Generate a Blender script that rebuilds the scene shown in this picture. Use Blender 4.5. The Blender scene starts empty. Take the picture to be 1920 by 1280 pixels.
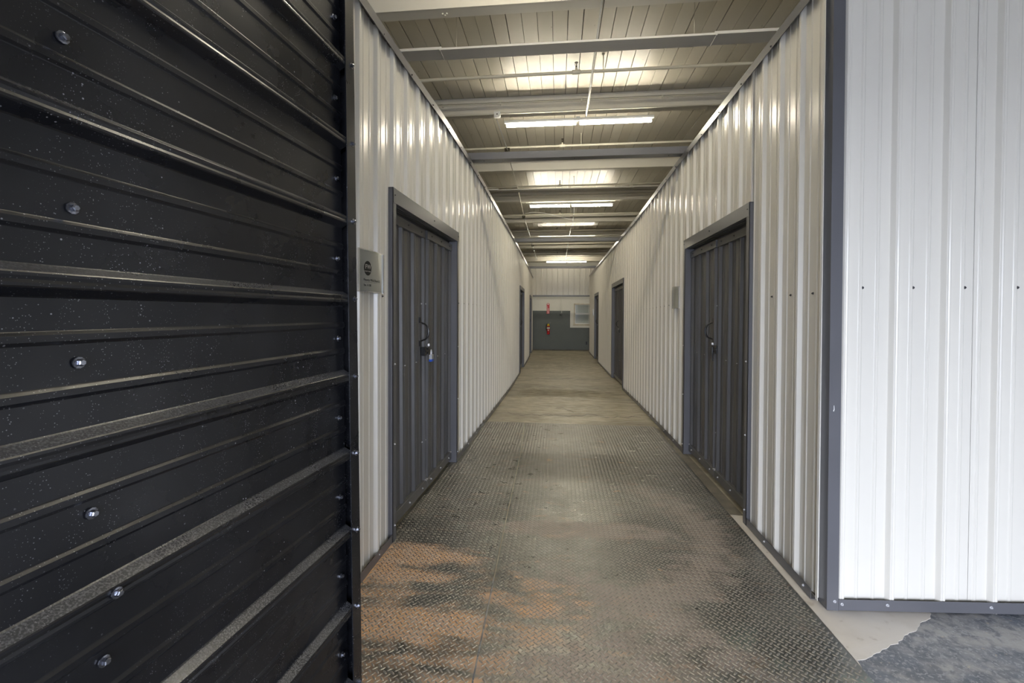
import bpy, math, random
import numpy as np
from mathutils import Vector, Matrix
random.seed(7)
S = bpy.context.scene
COL = S.collection

# ------------------------------------------------------------------ camera
cam_d = bpy.data.cameras.new('camera'); cam = bpy.data.objects.new('camera', cam_d); COL.objects.link(cam); S.camera = cam
F_PX = 844.76
cam_d.sensor_width = 36.0; cam_d.lens = F_PX*36/1920; cam_d.clip_start = 0.02; cam_d.clip_end = 200
cam_d.shift_y = -(640-599.63)/1920
YAW, PITCH, ROLL, EYE = .1007, .0145, .0043, 1.4558
def cam_matrix():
    r = Vector((math.cos(YAW), math.sin(YAW), 0)); f = Vector((-math.sin(YAW), math.cos(YAW), 0)); u = Vector((0, 0, 1))
    f2 = f*math.cos(PITCH)-u*math.sin(PITCH); u2 = u*math.cos(PITCH)+f*math.sin(PITCH)
    r3 = r*math.cos(ROLL)+u2*math.sin(ROLL); u3 = u2*math.cos(ROLL)-r*math.sin(ROLL)
    m = Matrix((r3, u3, -f2)).transposed().to_4x4(); m.translation = (0, 0, EYE); return m
cam.matrix_world = cam_matrix()

# ------------------------------------------------------------------ view, sky, light levels
S.view_settings.view_transform = 'Standard'; S.view_settings.look = 'None'
S.view_settings.gamma = 1.0; S.view_settings.use_curve_mapping = False
S.view_settings.exposure = 0.22
TUBE_POWER = 118.0
SKY_POWER = 20.5
W_ = bpy.data.worlds.new('overcast_sky'); S.world = W_; W_.use_nodes = True
wn = W_.node_tree.nodes; wl = W_.node_tree.links
bg = wn['Background']; bg.inputs['Strength'].default_value = SKY_POWER
tc = wn.new('ShaderNodeTexCoord'); sx = wn.new('ShaderNodeSeparateXYZ'); rp = wn.new('ShaderNodeValToRGB')
wl.new(tc.outputs['Generated'], sx.inputs[0]); wl.new(sx.outputs['Z'], rp.inputs[0]); wl.new(rp.outputs[0], bg.inputs['Color'])
rp.color_ramp.elements[0].position = 0.0; rp.color_ramp.elements[0].color = (.62, .67, .79, 1)
rp.color_ramp.elements[1].position = .6; rp.color_ramp.elements[1].color = (.79, .85, 1.0, 1)
# daylight enters through the loading opening behind the camera; a portal only guides the sampling of that sky
OPEN_X0, OPEN_X1, OPEN_Z, OPEN_Y = -1.5, 2.5, 2.45, -3.2
pl = bpy.data.lights.new('opening_portal', 'AREA'); pl.shape = 'RECTANGLE'; pl.size = OPEN_X1-OPEN_X0; pl.size_y = OPEN_Z
pl.cycles.is_portal = True
po = bpy.data.objects.new('opening_portal', pl); COL.objects.link(po)
po.location = ((OPEN_X0+OPEN_X1)/2, OPEN_Y-.02, OPEN_Z/2); po.rotation_euler = (math.radians(90), 0, 0)

# ------------------------------------------------------------------ materials
def mat(name, color, rough=.5, metal=0.0, var=None, bump=None, spec=.5, emit=None, coat=0):
    m = bpy.data.materials.new(name); m.use_nodes = True
    nt = m.node_tree; b = nt.nodes['Principled BSDF']
    b.inputs['Base Color'].default_value = (*color, 1); b.inputs['Roughness'].default_value = rough
    b.inputs['Metallic'].default_value = metal; b.inputs['Specular IOR Level'].default_value = spec
    if coat: b.inputs['Coat Weight'].default_value = coat; b.inputs['Coat Roughness'].default_value = .1
    if var:  # (scale, amount, dark colour)
        n = nt.nodes.new('ShaderNodeTexNoise'); n.inputs['Scale'].default_value = var[0]; n.inputs['Detail'].default_value = 5
        g = nt.nodes.new('ShaderNodeNewGeometry'); nt.links.new(g.outputs['Position'], n.inputs['Vector'])
        r = nt.nodes.new('ShaderNodeMapRange'); r.inputs['From Min'].default_value = .35; r.inputs['From Max'].default_value = .7
        r.inputs['To Max'].default_value = var[1]; nt.links.new(n.outputs['Fac'], r.inputs['Value'])
        x = nt.nodes.new('ShaderNodeMix'); x.data_type = 'RGBA'; nt.links.new(r.outputs[0], x.inputs['Factor'])
        x.inputs['A'].default_value = (*color, 1); x.inputs['B'].default_value = (*var[2], 1)
        nt.links.new(x.outputs['Result'], b.inputs['Base Color'])
    if bump:  # (scale, strength)
        n = nt.nodes.new('ShaderNodeTexNoise'); n.inputs['Scale'].default_value = bump[0]; n.inputs['Detail'].default_value = 4
        g = nt.nodes.new('ShaderNodeNewGeometry'); nt.links.new(g.outputs['Position'], n.inputs['Vector'])
        bn = nt.nodes.new('ShaderNodeBump'); bn.inputs['Strength'].default_value = bump[1]; bn.inputs['Distance'].default_value = .01
        nt.links.new(n.outputs['Fac'], bn.inputs['Height']); nt.links.new(bn.outputs[0], b.inputs['Normal'])
    if emit:
        b.inputs['Emission Color'].default_value = (*emit[0], 1); b.inputs['Emission Strength'].default_value = emit[1]
    return m

class NX:
    """small helper for node arithmetic"""
    def __init__(s, m): s.nt = m.node_tree; s.g = s.nt.nodes.new('ShaderNodeNewGeometry'); \
        s.sep = s.nt.nodes.new('ShaderNodeSeparateXYZ'); s.nt.links.new(s.g.outputs['Position'], s.sep.inputs[0])
    def put(s, sock, v):
        if isinstance(v, (int, float)): sock.default_value = v
        elif isinstance(v, tuple): sock.default_value = (*v, 1) if len(v) == 3 and sock.type == 'RGBA' else v
        else: s.nt.links.new(v, sock)
    def m(s, op, a, b=0.0, c=0.0):
        n = s.nt.nodes.new('ShaderNodeMath'); n.operation = op; s.put(n.inputs[0], a); s.put(n.inputs[1], b)
        if op in ('MULTIPLY_ADD', 'COMPARE'): s.put(n.inputs[2], c)
        return n.outputs[0]
    def noise(s, scale, detail=4, stretch=(1, 1, 1), dist=0.0, off=(0, 0, 0)):
        mp = s.nt.nodes.new('ShaderNodeMapping'); mp.inputs['Scale'].default_value = stretch; mp.inputs['Location'].default_value = off
        s.nt.links.new(s.g.outputs['Position'], mp.inputs[0])
        n = s.nt.nodes.new('ShaderNodeTexNoise'); n.inputs['Scale'].default_value = scale; n.inputs['Detail'].default_value = detail
        n.inputs['Distortion'].default_value = dist; s.nt.links.new(mp.outputs[0], n.inputs['Vector']); return n.outputs['Fac']
    def ramp(s, v, a, b, lo=0.0, hi=1.0):
        n = s.nt.nodes.new('ShaderNodeMapRange'); n.interpolation_type = 'SMOOTHSTEP'
        s.put(n.inputs['Value'], v); n.inputs['From Min'].default_value = a; n.inputs['From Max'].default_value = b
        n.inputs['To Min'].default_value = lo; n.inputs['To Max'].default_value = hi; return n.outputs[0]
    def mix(s, f, a, b):
        n = s.nt.nodes.new('ShaderNodeMix'); n.data_type = 'RGBA'; s.put(n.inputs['Factor'], f); s.put(n.inputs['A'], a); s.put(n.inputs['B'], b)
        return n.outputs['Result']
    def blob(s, cx, cy, rx, ry):   # 1 in the middle, 0 outside an ellipse on the ground
        dx = s.m('DIVIDE', s.m('SUBTRACT', s.sep.outputs[0], cx), rx); dy = s.m('DIVIDE', s.m('SUBTRACT', s.sep.outputs[1], cy), ry)
        d = s.m('SQRT', s.m('ADD', s.m('MULTIPLY', dx, dx), s.m('MULTIPLY', dy, dy)))
        return s.ramp(d, 0.35, 1.15, 1.0, 0.0)
    def ring(s, cx, cy, r, w):
        dx = s.m('SUBTRACT', s.sep.outputs[0], cx); dy = s.m('SUBTRACT', s.sep.outputs[1], cy)
        d = s.m('ABSOLUTE', s.m('SUBTRACT', s.m('SQRT', s.m('ADD', s.m('MULTIPLY', dx, dx), s.m('MULTIPLY', dy, dy))), r))
        return s.ramp(d, 0, w, 1.0, 0.0)

CREAM = mat('cream_painted_steel', (.73, .70, .63), .21, 0, var=(1.3, .25, (.68, .65, .585)), bump=(260, .006))
LAP = mat('cream_paint_edge', (.40, .385, .35), .4)
CHAR = mat('charcoal_painted_steel', (.115, .115, .125), .3, 0, var=(3, .4, (.095, .095, .10)))
CHARD = mat('charcoal_ribbed_door_steel', (.10, .098, .099), .30, 0, var=(2, .5, (.068, .066, .063)))
SCREW_D = mat('dark_screw_head', (.08, .08, .085), .35, .5)
SCREW_L = mat('zinc_screw_head', (.62, .62, .64), .35, .4)
SCREW_Z = mat('blued_screw_head', (.26, .27, .31), .22, .95)
ZINC = mat('galvanised_steel', (.6, .61, .62), .35, .9, var=(30, .4, (.45, .46, .48)))
BLACK = mat('black_iron', (.012, .012, .013), .35)
WOODC = mat('cream_painted_planks', (.60, .56, .475), .42, 0, var=(2.2, .45, (.52, .485, .41)), bump=(60, .06))
BEAMC = mat('cream_painted_beam', (.70, .665, .58), .4, 0, var=(2, .4, (.62, .59, .52)))
BAFF = mat('white_painted_sheet', (.66, .64, .60), .45)
PIPE = mat('cream_painted_pipe', (.58, .55, .46), .4)
WHITE = mat('white_enamel', (.8, .8, .78), .35)
TUBE = mat('fluorescent_tube', (1, 1, 1), .5, emit=((1.0, .92, .74), TUBE_POWER))
GREYW = mat('grey_wall_paint', (.135, .155, .15), .55, 0, var=(3, .5, (.115, .132, .128)), bump=(40, .1))
WHITEW = mat('white_wall_paint', (.87, .86, .80), .6, 0, bump=(40, .1))
FRAMEW = mat('cream_window_wood', (.66, .62, .50), .5, 0, var=(12, .6, (.5, .42, .3)))
PANE = mat('frosted_backed_glass', (.42, .47, .45), .08, 0, var=(3, .5, (.5, .54, .50)))
RED = mat('red_enamel', (.50, .012, .02), .25); YEL = mat('yellow_tag', (.85, .55, .02), .5); LBL = mat('pale_label', (.6, .58, .52), .5)
SIGNR = mat('red_sign_plastic', (.62, .06, .07), .4); SIGNW = mat('white_print', (.85, .84, .8), .5)
ALU = mat('brushed_aluminium', (.42, .44, .43), .3, .65, var=(8, .3, (.36, .38, .37)))
ALUE = mat('polished_aluminium_edge', (.8, .8, .82), .25, .9)
INK = mat('black_print', (.01, .01, .01), .5)
BLUE = mat('blue_vinyl_bumper', (.01, .09, .55), .35)
SHELL = mat('building_block_wall', (.34, .33, .30), .7)
ASPH = mat('outside_concrete', (.35, .35, .35), .8)
BRASS = mat('dark_bronze', (.05, .045, .03), .35, .6)

def leaf_material():
    m = mat('black_gloss_steel', (.011, .012, .015), .27, 0)
    x = NX(m); b = m.node_tree.nodes['Principled BSDF']
    vo = m.node_tree.nodes.new('ShaderNodeTexVoronoi'); vo.inputs['Scale'].default_value = 95
    m.node_tree.links.new(x.g.outputs['Position'], vo.inputs['Vector'])
    vf = m.node_tree.nodes.new('ShaderNodeTexVoronoi'); vf.inputs['Scale'].default_value = 260; m.node_tree.links.new(x.g.outputs['Position'], vf.inputs['Vector'])
    sepf = m.node_tree.nodes.new('ShaderNodeSeparateColor'); m.node_tree.links.new(vf.outputs['Color'], sepf.inputs[0])
    fine = x.m('MULTIPLY', x.m('LESS_THAN', vf.outputs['Distance'], x.m('MULTIPLY', sepf.outputs[0], .22)), x.ramp(x.noise(4, 4, off=(2, 2, 2)), .40, .60, .0, .38))
    sepc = m.node_tree.nodes.new('ShaderNodeSeparateColor'); m.node_tree.links.new(vo.outputs['Color'], sepc.inputs[0])
    rad = x.m('MULTIPLY', sepc.outputs[0], .14)
    dust = x.m('MULTIPLY', x.m('LESS_THAN', vo.outputs['Distance'], rad), x.ramp(x.noise(2.0, 3), .42, .62, .25, 1))
    dust = x.m('MULTIPLY', dust, x.m('GREATER_THAN', sepc.outputs[1], .45))
    # run marks: dotted vertical drips
    vo2 = m.node_tree.nodes.new('ShaderNodeTexVoronoi'); vo2.inputs['Scale'].default_value = 1.0
    mp = m.node_tree.nodes.new('ShaderNodeMapping'); mp.inputs['Scale'].default_value = (1, 26, 150)
    m.node_tree.links.new(x.g.outputs['Position'], mp.inputs[0]); m.node_tree.links.new(mp.outputs[0], vo2.inputs['Vector'])
    vo2.inputs['Randomness'].default_value = .15
    col = m.node_tree.nodes.new('ShaderNodeTexWhiteNoise'); col.noise_dimensions = '1D'
    cell = x.m('FLOOR', x.m('ADD', x.m('MULTIPLY', x.sep.outputs[1], 26), .5)); m.node_tree.links.new(cell, col.inputs['W'])
    keep = x.m('MULTIPLY', x.m('GREATER_THAN', col.outputs['Value'], .55), x.m('GREATER_THAN', x.noise(5, 3, (1, 6, 1)), .55))
    drips = x.m('MULTIPLY', x.m('LESS_THAN', vo2.outputs['Distance'], .13), keep)
    haze = x.ramp(x.noise(3.5, 6), .4, .75, 0, .02)
    sn = m.node_tree.nodes.new('ShaderNodeSeparateXYZ'); m.node_tree.links.new(x.g.outputs['True Normal'], sn.inputs[0])
    up = x.m('MULTIPLY', x.ramp(sn.outputs[2], .66, .8), x.ramp(x.noise(330, 3), .42, .66, .03, .20))
    haze = x.m('ADD', haze, up)
    d = x.m('MINIMUM', x.m('ADD', x.m('ADD', x.m('ADD', x.m('MULTIPLY', dust, .6), fine), x.m('MULTIPLY', drips, .5)), haze), 1)
    c = x.mix(d, (.005, .0055, .0075), (.50, .50, .52)); m.node_tree.links.new(c, b.inputs['Base Color'])
    r = x.m('ADD', x.m('MULTIPLY', d, .4), x.ramp(x.noise(6, 5), .3, .7, .24, .34)); m.node_tree.links.new(r, b.inputs['Roughness'])
    return m
LEAFM = leaf_material()

def plate_material():
    m = mat('worn_steel_tread', (.1, .1, .1), .42, .55); x = NX(m); b = m.node_tree.nodes['Principled BSDF']; L = m.node_tree.links
    big = x.noise(1.6, 6, (1, 1.5, 1)); fine = x.noise(38, 5); mid = x.noise(11, 11, (.8, 1.2, 1), .5)
    base = x.mix(x.ramp(big, .35, .65), (.055, .06, .056), (.16, .163, .147))
    base = x.mix(x.ramp(fine, .35, .7, 0, .4), base, (.24, .235, .21))
    # pinkish-brown dust carried in by wheels: swept arcs and bands
    arc = x.m('MAXIMUM', x.ring(.05, 3.15, .93, .30), x.ring(-.5, 1.0, 1.55, .26))
    arc = x.m('MULTIPLY', arc, x.blob(.75, 2.8, 1.1, 1.5))
    arc = x.m('MAXIMUM', arc, x.m('MULTIPLY', x.blob(.15, 3.05, 1.0, .16), .9))
    arc = x.m('MAXIMUM', arc, x.m('MULTIPLY', x.blob(.25, 1.7, .75, .55), .75))
    dustm = x.ramp(x.m('ADD', arc, x.m('MULTIPLY', x.m('SUBTRACT', mid, .5), 2.2)), .15, 1.1, 0, .75)
    base = x.mix(dustm, base, (.36, .295, .26))
    # orange rust by the left wall
    rust = x.m('MAXIMUM', x.blob(-.95, 2.62, .62, .17), x.blob(-.95, 2.42, .5, .10))
    rust = x.m('MAXIMUM', rust, x.m('MULTIPLY', x.blob(-.72, 2.03, .62, .17), .95))
    rust = x.m('MAXIMUM', rust, x.m('MULTIPLY', x.blob(-.55, 1.75, .6, .3), .45))
    rust = x.m('MAXIMUM', rust, x.m('MULTIPLY', x.blob(-.93, 2.2, .3, .6), .6))
    rust = x.m('MAXIMUM', rust, x.m('MULTIPLY', x.blob(-.2, 2.2, .5, .4), .42))
    rm = x.ramp(x.m('ADD', rust, x.m('MULTIPLY', x.m('SUBTRACT', x.noise(9, 12, (.6, 1.6, 1), .4), .5), 2.0)), .12, .95, 0, .92)
    sp = x.ramp(x.noise(7, 8, off=(3, 1, 0)), .66, .74, 0, .7)
    rc = x.mix(x.ramp(x.noise(14, 4), .35, .65), (.56, .37, .25), (.64, .37, .19))
    base = x.mix(x.m('MAXIMUM', rm, sp), base, rc)
    # faint green paint scuffs
    gr = x.m('MULTIPLY', x.m('MAXIMUM', x.blob(-.45, 3.0, .35, .2), x.blob(1.0, 1.85, .5, .5)), x.ramp(x.noise(5, 6, off=(9, 2, 0)), .5, .64, 0, .45))
    base = x.mix(gr, base, (.20, .27, .23))
    chips = x.ramp(x.noise(21, 3, off=(5, 5, 0)), 0.775, 0.785); base = x.mix(x.m('MULTIPLY', chips, .8), base, (.5, .48, .45))
    L.new(base, b.inputs['Base Color'])
    dull = x.m('MINIMUM', x.m('MAXIMUM', x.m('MAXIMUM', rm, dustm), x.m('MAXIMUM', sp, chips)), .92)
    L.new(x.m('SUBTRACT', .62, x.m('MULTIPLY', dull, .5)), b.inputs['Metallic'])
    L.new(x.m('ADD', x.ramp(mid, .3, .7, .27, .38), x.m('MULTIPLY', dull, .24)), b.inputs['Roughness'])
    bn = m.node_tree.nodes.new('ShaderNodeBump'); bn.inputs['Strength'].default_value = .12; bn.inputs['Distance'].default_value = .004
    L.new(fine, bn.inputs['Height']); L.new(bn.outputs[0], b.inputs['Normal'])
    return m
PLATE = plate_material()
TREAD = mat('polished_tread_bars', (.27, .26, .235), .32, .65, var=(7, .8, (.19, .17, .15)))

def floor_material():
    m = mat('worn_concrete', (.3, .27, .2), .5); x = NX(m); b = m.node_tree.nodes['Principled BSDF']; L = m.node_tree.links
    X, Y = x.sep.outputs[0], x.sep.outputs[1]
    n1 = x.noise(.9, 6, (1, 1.6, 1), .6); n2 = x.noise(6, 7, (1, 2.2, 1), .4); n3 = x.noise(60, 4)
    ins = x.mix(x.ramp(n1, .35, .68), (.42, .38, .28), (.27, .24, .165))
    ins = x.mix(x.ramp(n2, .35, .7, 0, .55), ins, (.27, .235, .165))
    ins = x.mix(x.ramp(n3, .4, .7, 0, .3), ins, (.14, .12, .09)); ins = x.mix(x.ramp(x.noise(1.7, 9, (.7, 1.5, 1), .8, (5, 3, 0)), .48, .66, 0, .6), ins, (.17, .15, .105)); ins = x.mix(x.ramp(x.noise(2.6, 8, (.6, 1.6, 1), .6, (1, 8, 0)), .52, .68, 0, .55), ins, (.50, .47, .37))
    band = x.m('MULTIPLY', x.m('MAXIMUM', x.blob(.1, 8.9, 1.6, .9), x.blob(.1, 13.5, 1.6, 1.5)), x.ramp(n2, .3, .6))
    ins = x.mix(x.m('MULTIPLY', band, .45), ins, (.12, .105, .07))
    def crack(y0, amp, x0, x1, w, off):
        wob = x.m('MULTIPLY', x.m('SUBTRACT', x.noise(3.2, 6, (1, 0, 0), 0, off), .5), amp)
        d = x.m('ABSOLUTE', x.m('SUBTRACT', x.m('SUBTRACT', Y, y0), wob))
        wid = x.m('MULTIPLY', x.noise(11, 3, (1, 1, 1), 0, off), w*2)
        return x.m('MULTIPLY', x.m('MULTIPLY', x.m('LESS_THAN', d, wid), x.m('GREATER_THAN', X, x0)), x.m('LESS_THAN', X, x1))
    cr = x.m('MAXIMUM', crack(6.62, .9, -.75, 1.2, .020, (0, 0, 0)), crack(10.7, .8, -.6, 1.0, .035, (4, 0, 0)))
    cr = x.m('MAXIMUM', cr, crack(7.0, 1.6, -.02, .25, .018, (7, 0, 0)))
    ins = x.mix(x.m('MULTIPLY', cr, .75), ins, (.05, .04, .03))
    # outdoor side: blue-grey stained slab in front of the units
    o1 = x.noise(3.4, 9, (1, 1.3, 1), .9); o2 = x.noise(17, 8, dist=.5)
    out = x.mix(x.ramp(o1, .38, .62), (.12, .135, .16), (.32, .31, .29))
    out = x.mix(x.ramp(o2, .42, .62, 0, .75), out, (.08, .09, .11)); out = x.mix(x.ramp(x.noise(75, 6, dist=.8), .50, .66, 0, .65), out, (.36, .36, .36))
    out = x.mix(x.ramp(x.noise(30, 4, off=(2, 7, 0)), .66, .72, 0, .6), out, (.42, .36, .28))
    f = x.m('LESS_THAN', Y, 2.45)
    c = x.mix(f, ins, out); L.new(c, b.inputs['Base Color'])
    L.new(x.ramp(n2, .3, .7, .30, .52), b.inputs['Roughness'])
    bn = m.node_tree.nodes.new('ShaderNodeBump'); bn.inputs['Strength'].default_value = .25; bn.inputs['Distance'].default_value = .006
    L.new(x.m('ADD', x.m('MULTIPLY', n3, .5), x.m('SUBTRACT', n2, x.m('MULTIPLY', cr, 2))), bn.inputs['Height']); L.new(bn.outputs[0], b.inputs['Normal'])
    return m
FLOORM = floor_material()

def paint_material():
    m = mat('beige_floor_paint', (.58, .53, .46), .42); x = NX(m); b = m.node_tree.nodes['Principled BSDF']; L = m.node_tree.links
    c = x.mix(x.ramp(x.noise(4, 6), .45, .72, 0, .6), (.60, .555, .49), (.47, .42, .35))
    c = x.mix(x.ramp(x.noise(16, 6), .62, .7, 0, .5), c, (.36, .30, .24)); L.new(c, b.inputs['Base Color']); return m
PAINT = paint_material()
STRIPM = mat('bare_edge_concrete', (.17, .15, .115), .6, 0, var=(9, .9, (.08, .07, .055)), bump=(50, .2))

# ------------------------------------------------------------------ bend of the real corridor (walls are not quite straight, floor falls a little)
T = 3.154
def lerp_tab(t, v):
    if v <= t[0][0]: return t[0][1]
    for (a, x), (b, y) in zip(t, t[1:]):
        if v <= b: return x+(y-x)*(v-a)/(b-a)
    return t[-1][1]
LT = [(2.3, -1.082), (3.9, -1.007), (5.3, -.985), (8.66, -.962), (10, -.963), (14.5, -1.0), (19.5, -1.086)]
RT = [(2.37, 1.327), (4.6, 1.340), (7.75, 1.354), (10, 1.334), (15.7, 1.306), (18.9, 1.318)]
ZT = [(5.4, 0), (6.2, -.02), (9, -.07), (14, -.10), (19.7, -.135)]
XL, XR = -1.0, 1.335
def zf(y): return lerp_tab(ZT, y)
def WP(x, y, z):
    ol = lerp_tab(LT, y)-XL; orr = lerp_tab(RT, y)-XR; t = min(1, max(0, (x-XL)/(XR-XL)))
    return (x+ol+(orr-ol)*t, y, z+zf(y))

# ------------------------------------------------------------------ mesh helpers
class MB:
    def __init__(s): s.v = []; s.f = []
    def add(s, vs, fs):
        n = len(s.v); s.v += [tuple(v) for v in vs]; s.f += [tuple(i+n for i in f) for f in fs]; return s
    def box(s, x0, x1, y0, y1, z0, z1):
        x0, x1 = min(x0, x1), max(x0, x1); y0, y1 = min(y0, y1), max(y0, y1)
        return s.add([(x0, y0, z0), (x1, y0, z0), (x1, y1, z0), (x0, y1, z0), (x0, y0, z1), (x1, y0, z1), (x1, y1, z1), (x0, y1, z1)],
                     [(0, 3, 2, 1), (4, 5, 6, 7), (0, 1, 5, 4), (1, 2, 6, 5), (2, 3, 7, 6), (3, 0, 4, 7)])
    def bbox(s, x0, x1, y0, y1, z0, z1, b=.004):   # box with chamfered edges along its long axis
        x0, x1 = min(x0, x1), max(x0, x1); y0, y1 = min(y0, y1), max(y0, y1)
        d = [x1-x0, y1-y0, z1-z0]; k = d.index(max(d)); lo = [x0, y0, z0]; hi = [x1, y1, z1]
        i, j = [q for q in range(3) if q != k]
        pr = [(lo[i]+b, lo[j]), (hi[i]-b, lo[j]), (hi[i], lo[j]+b), (hi[i], hi[j]-b), (hi[i]-b, hi[j]), (lo[i]+b, hi[j]), (lo[i], hi[j]-b), (lo[i], lo[j]+b)]
        vs = []
        for kk in (lo[k], hi[k]):
            for a, c in pr:
                p = [0, 0, 0]; p[i] = a; p[j] = c; p[k] = kk; vs.append(p)
        return s.add(vs, [tuple(range(8))[::-1], tuple(range(8, 16))]+[(q, (q+1) % 8, 8+(q+1) % 8, 8+q) for q in range(8)])
    def ext(s, prof, a, b):      # prof: list of 3D points (closed), swept by vector a->b
        n = len(prof); d = Vector(b)-Vector(a)
        vs = [tuple(p) for p in prof]+[tuple(Vector(p)+d) for p in prof]
        return s.add(vs, [tuple(range(n))[::-1], tuple(range(n, 2*n))]+[(i, (i+1) % n, n+(i+1) % n, n+i) for i in range(n)])
    def tube(s, pts, r, n=10, cap=True):
        pts = [Vector(p) for p in pts]; rings = []
        rr = r if isinstance(r, (list, tuple)) else [r]*len(pts)
        up = None
        for i, p in enumerate(pts):
            d = (pts[min(i+1, len(pts)-1)]-pts[max(i-1, 0)]).normalized()
            if up is None: up = Vector((0, 0, 1)) if abs(d.z) < .9 else Vector((1, 0, 0))
            a = d.cross(up).normalized(); b = a.cross(d).normalized(); up = b
            rings.append([p+(a*math.cos(2*math.pi*k/n)+b*math.sin(2*math.pi*k/n))*rr[i] for k in range(n)])
        vs = [q for rg in rings for q in rg]; fs = []
        for i in range(len(pts)-1):
            for k in range(n): fs.append((i*n+k, i*n+(k+1) % n, (i+1)*n+(k+1) % n, (i+1)*n+k))
        if cap: fs += [tuple(range(n))[::-1], tuple(range((len(pts)-1)*n, len(pts)*n))]
        return s.add(vs, fs)
    def lathe(s, c, axis, prof, n=16):   # prof: (distance along axis, radius)
        c = Vector(c); d = Vector(axis).normalized(); return s.tube2(c, d, prof, n)
    def tube2(s, c, d, prof, n):
        up = Vector((0, 0, 1)) if abs(d.z) < .9 else Vector((1, 0, 0)); a = d.cross(up).normalized(); b = a.cross(d).normalized()
        vs = [c+d*t+(a*math.cos(2*math.pi*k/n)+b*math.sin(2*math.pi*k/n))*max(r, 1e-4) for t, r in prof for k in range(n)]
        m = len(prof); fs = [(i*n+k, i*n+(k+1) % n, (i+1)*n+(k+1) % n, (i+1)*n+k) for i in range(m-1) for k in range(n)]
        fs += [tuple(range(n))[::-1], tuple(range((m-1)*n, m*n))]
        return s.add(vs, fs)
    def warp(s): s.v = [WP(*v) for v in s.v]; return s
    def mesh(s, name, m, smooth=False):
        me = bpy.data.meshes.new(name); me.from_pydata(s.v, [], s.f)
        import bmesh
        b = bmesh.new(); b.from_mesh(me); bmesh.ops.recalc_face_normals(b, faces=b.faces); b.to_mesh(me); b.free()
        if m: me.materials.append(m)
        if smooth:
            me.polygons.foreach_set('use_smooth', [True]*len(me.polygons))
            try: me.set_sharp_from_angle(angle=math.radians(35))
            except Exception: pass
        me.update(); return me

def props(o, label=None, cat=None, group=None, kind=None):
    if label: o['label'] = label
    if cat: o['category'] = cat
    if group: o['group'] = group
    if kind: o['kind'] = kind
    return o
def link(name, me, parent=None, loc=(0, 0, 0)):
    o = bpy.data.objects.new(name, me); COL.objects.link(o); o.location = loc
    if parent: o.parent = parent
    return o
def part(name, mb, m, parent, smooth=False, world=True, label=None):
    """mb in world coordinates; the mesh is stored relative to the parent root"""
    if world and parent is not None:
        r = Vector((0, 0, 0)); p = parent
        while p is not None: r += p.location; p = p.parent
        mb.v = [(v[0]-r.x, v[1]-r.y, v[2]-r.z) for v in mb.v]
    o = link(name, mb.mesh(name, m, smooth), parent)
    if label: o['label'] = label
    return o
def empty(name, loc, **k):
    o = bpy.data.objects.new(name, None); COL.objects.link(o); o.location = loc; o.empty_display_size = .1
    return props(o, **k)
def struct(name, mb, m, smooth=False): return props(part(name, mb, m, None, smooth), kind='structure')
def root_struct(name, loc=(0, 0, 0)): return props(empty(name, loc), kind='structure')

# ------------------------------------------------------------------ ribbed sheet (major rib every nine inches, two low ribs between)
P9 = .2286
def rib_h(u):
    c = (u+P9/2) % P9-P9/2; a = abs(c)
    if a < .0045: return .0215-.0015*(a < .0005)
    h = 0.0
    pts = [(.0, .0205), (.0045, .0215), (.0085, .0215), (.0105, .0200), (.0205, .0020), (.0225, 0)]
    if a <= .0225: return lerp_tab(pts, a)
    for q in (P9/3, 2*P9/3):
        d = abs((u % P9)-q)
        if d < .010: return lerp_tab([(0, .0042), (.0045, .0042), (.0085, .0008), (.010, 0)], d)
    return 0.0
RB = [-.0225, -.0205, -.0105, -.0085, -.0045, 0, .0045, .0085, .0105, .0205, .0225]
MB_ = [-.010, -.0085, -.0045, .0045, .0085, .010]
def rib_profile(u0, u1, scale=1.0):
    us = {u0, u1}; k0 = int(u0/P9)-2; k1 = int(u1/P9)+2
    for k in range(k0, k1+1):
        for r in RB: us.add(k*P9+r)
        for q in (1, 2):
            for r in MB_: us.add(k*P9+q*P9/3+r)
    us = sorted(u for u in us if u0-1e-6 <= u <= u1+1e-6)
    return [(u, rib_h(u)*scale) for u in us]
_cache = {}
def sheet_mesh(name, u0, u1, z0, z1, m, phase, slope=0.0, side=1):
    """sheet lying in local YZ (ribs along z), ribs towards +x*side; u measured from rib phase; local y starts at 0"""
    key = (name, round(u0-phase, 3) % P9, round(u1-u0, 3), round(z0, 3), round(z1, 3), m.name, side, round(slope, 4))
    if key in _cache: return _cache[key]
    pr = rib_profile(u0-phase, u1-phase); mb = MB(); n = len(pr); L = pr[-1][0]-pr[0][0]; o = pr[0][0]
    fr = [(side*h, u-o) for u, h in pr]; bk = [(side*(h-.0012) if h > .004 else side*-.0012, u-o) for u, h in pr]
    vs = []
    for z in (z0, z1):
        vs += [(x, y, z) for x, y in fr]; vs += [(x, y, z) for x, y in bk]
    fs = []
    for i in range(n-1):
        fs.append((i, i+1, 2*n+i+1, 2*n+i)); fs.append((n+i, 3*n+i, 3*n+i+1, n+i+1))
        fs.append((i, n+i, n+i+1, i+1)); fs.append((2*n+i, 2*n+i+1, 3*n+i+1, 3*n+i))
    fs.append((0, 2*n, 3*n, n)); fs.append((n-1, 2*n-1, 4*n-1, 3*n-1))
    mb.add(vs, fs); me = mb.mesh(name, m); _cache[key] = me; return me

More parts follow.
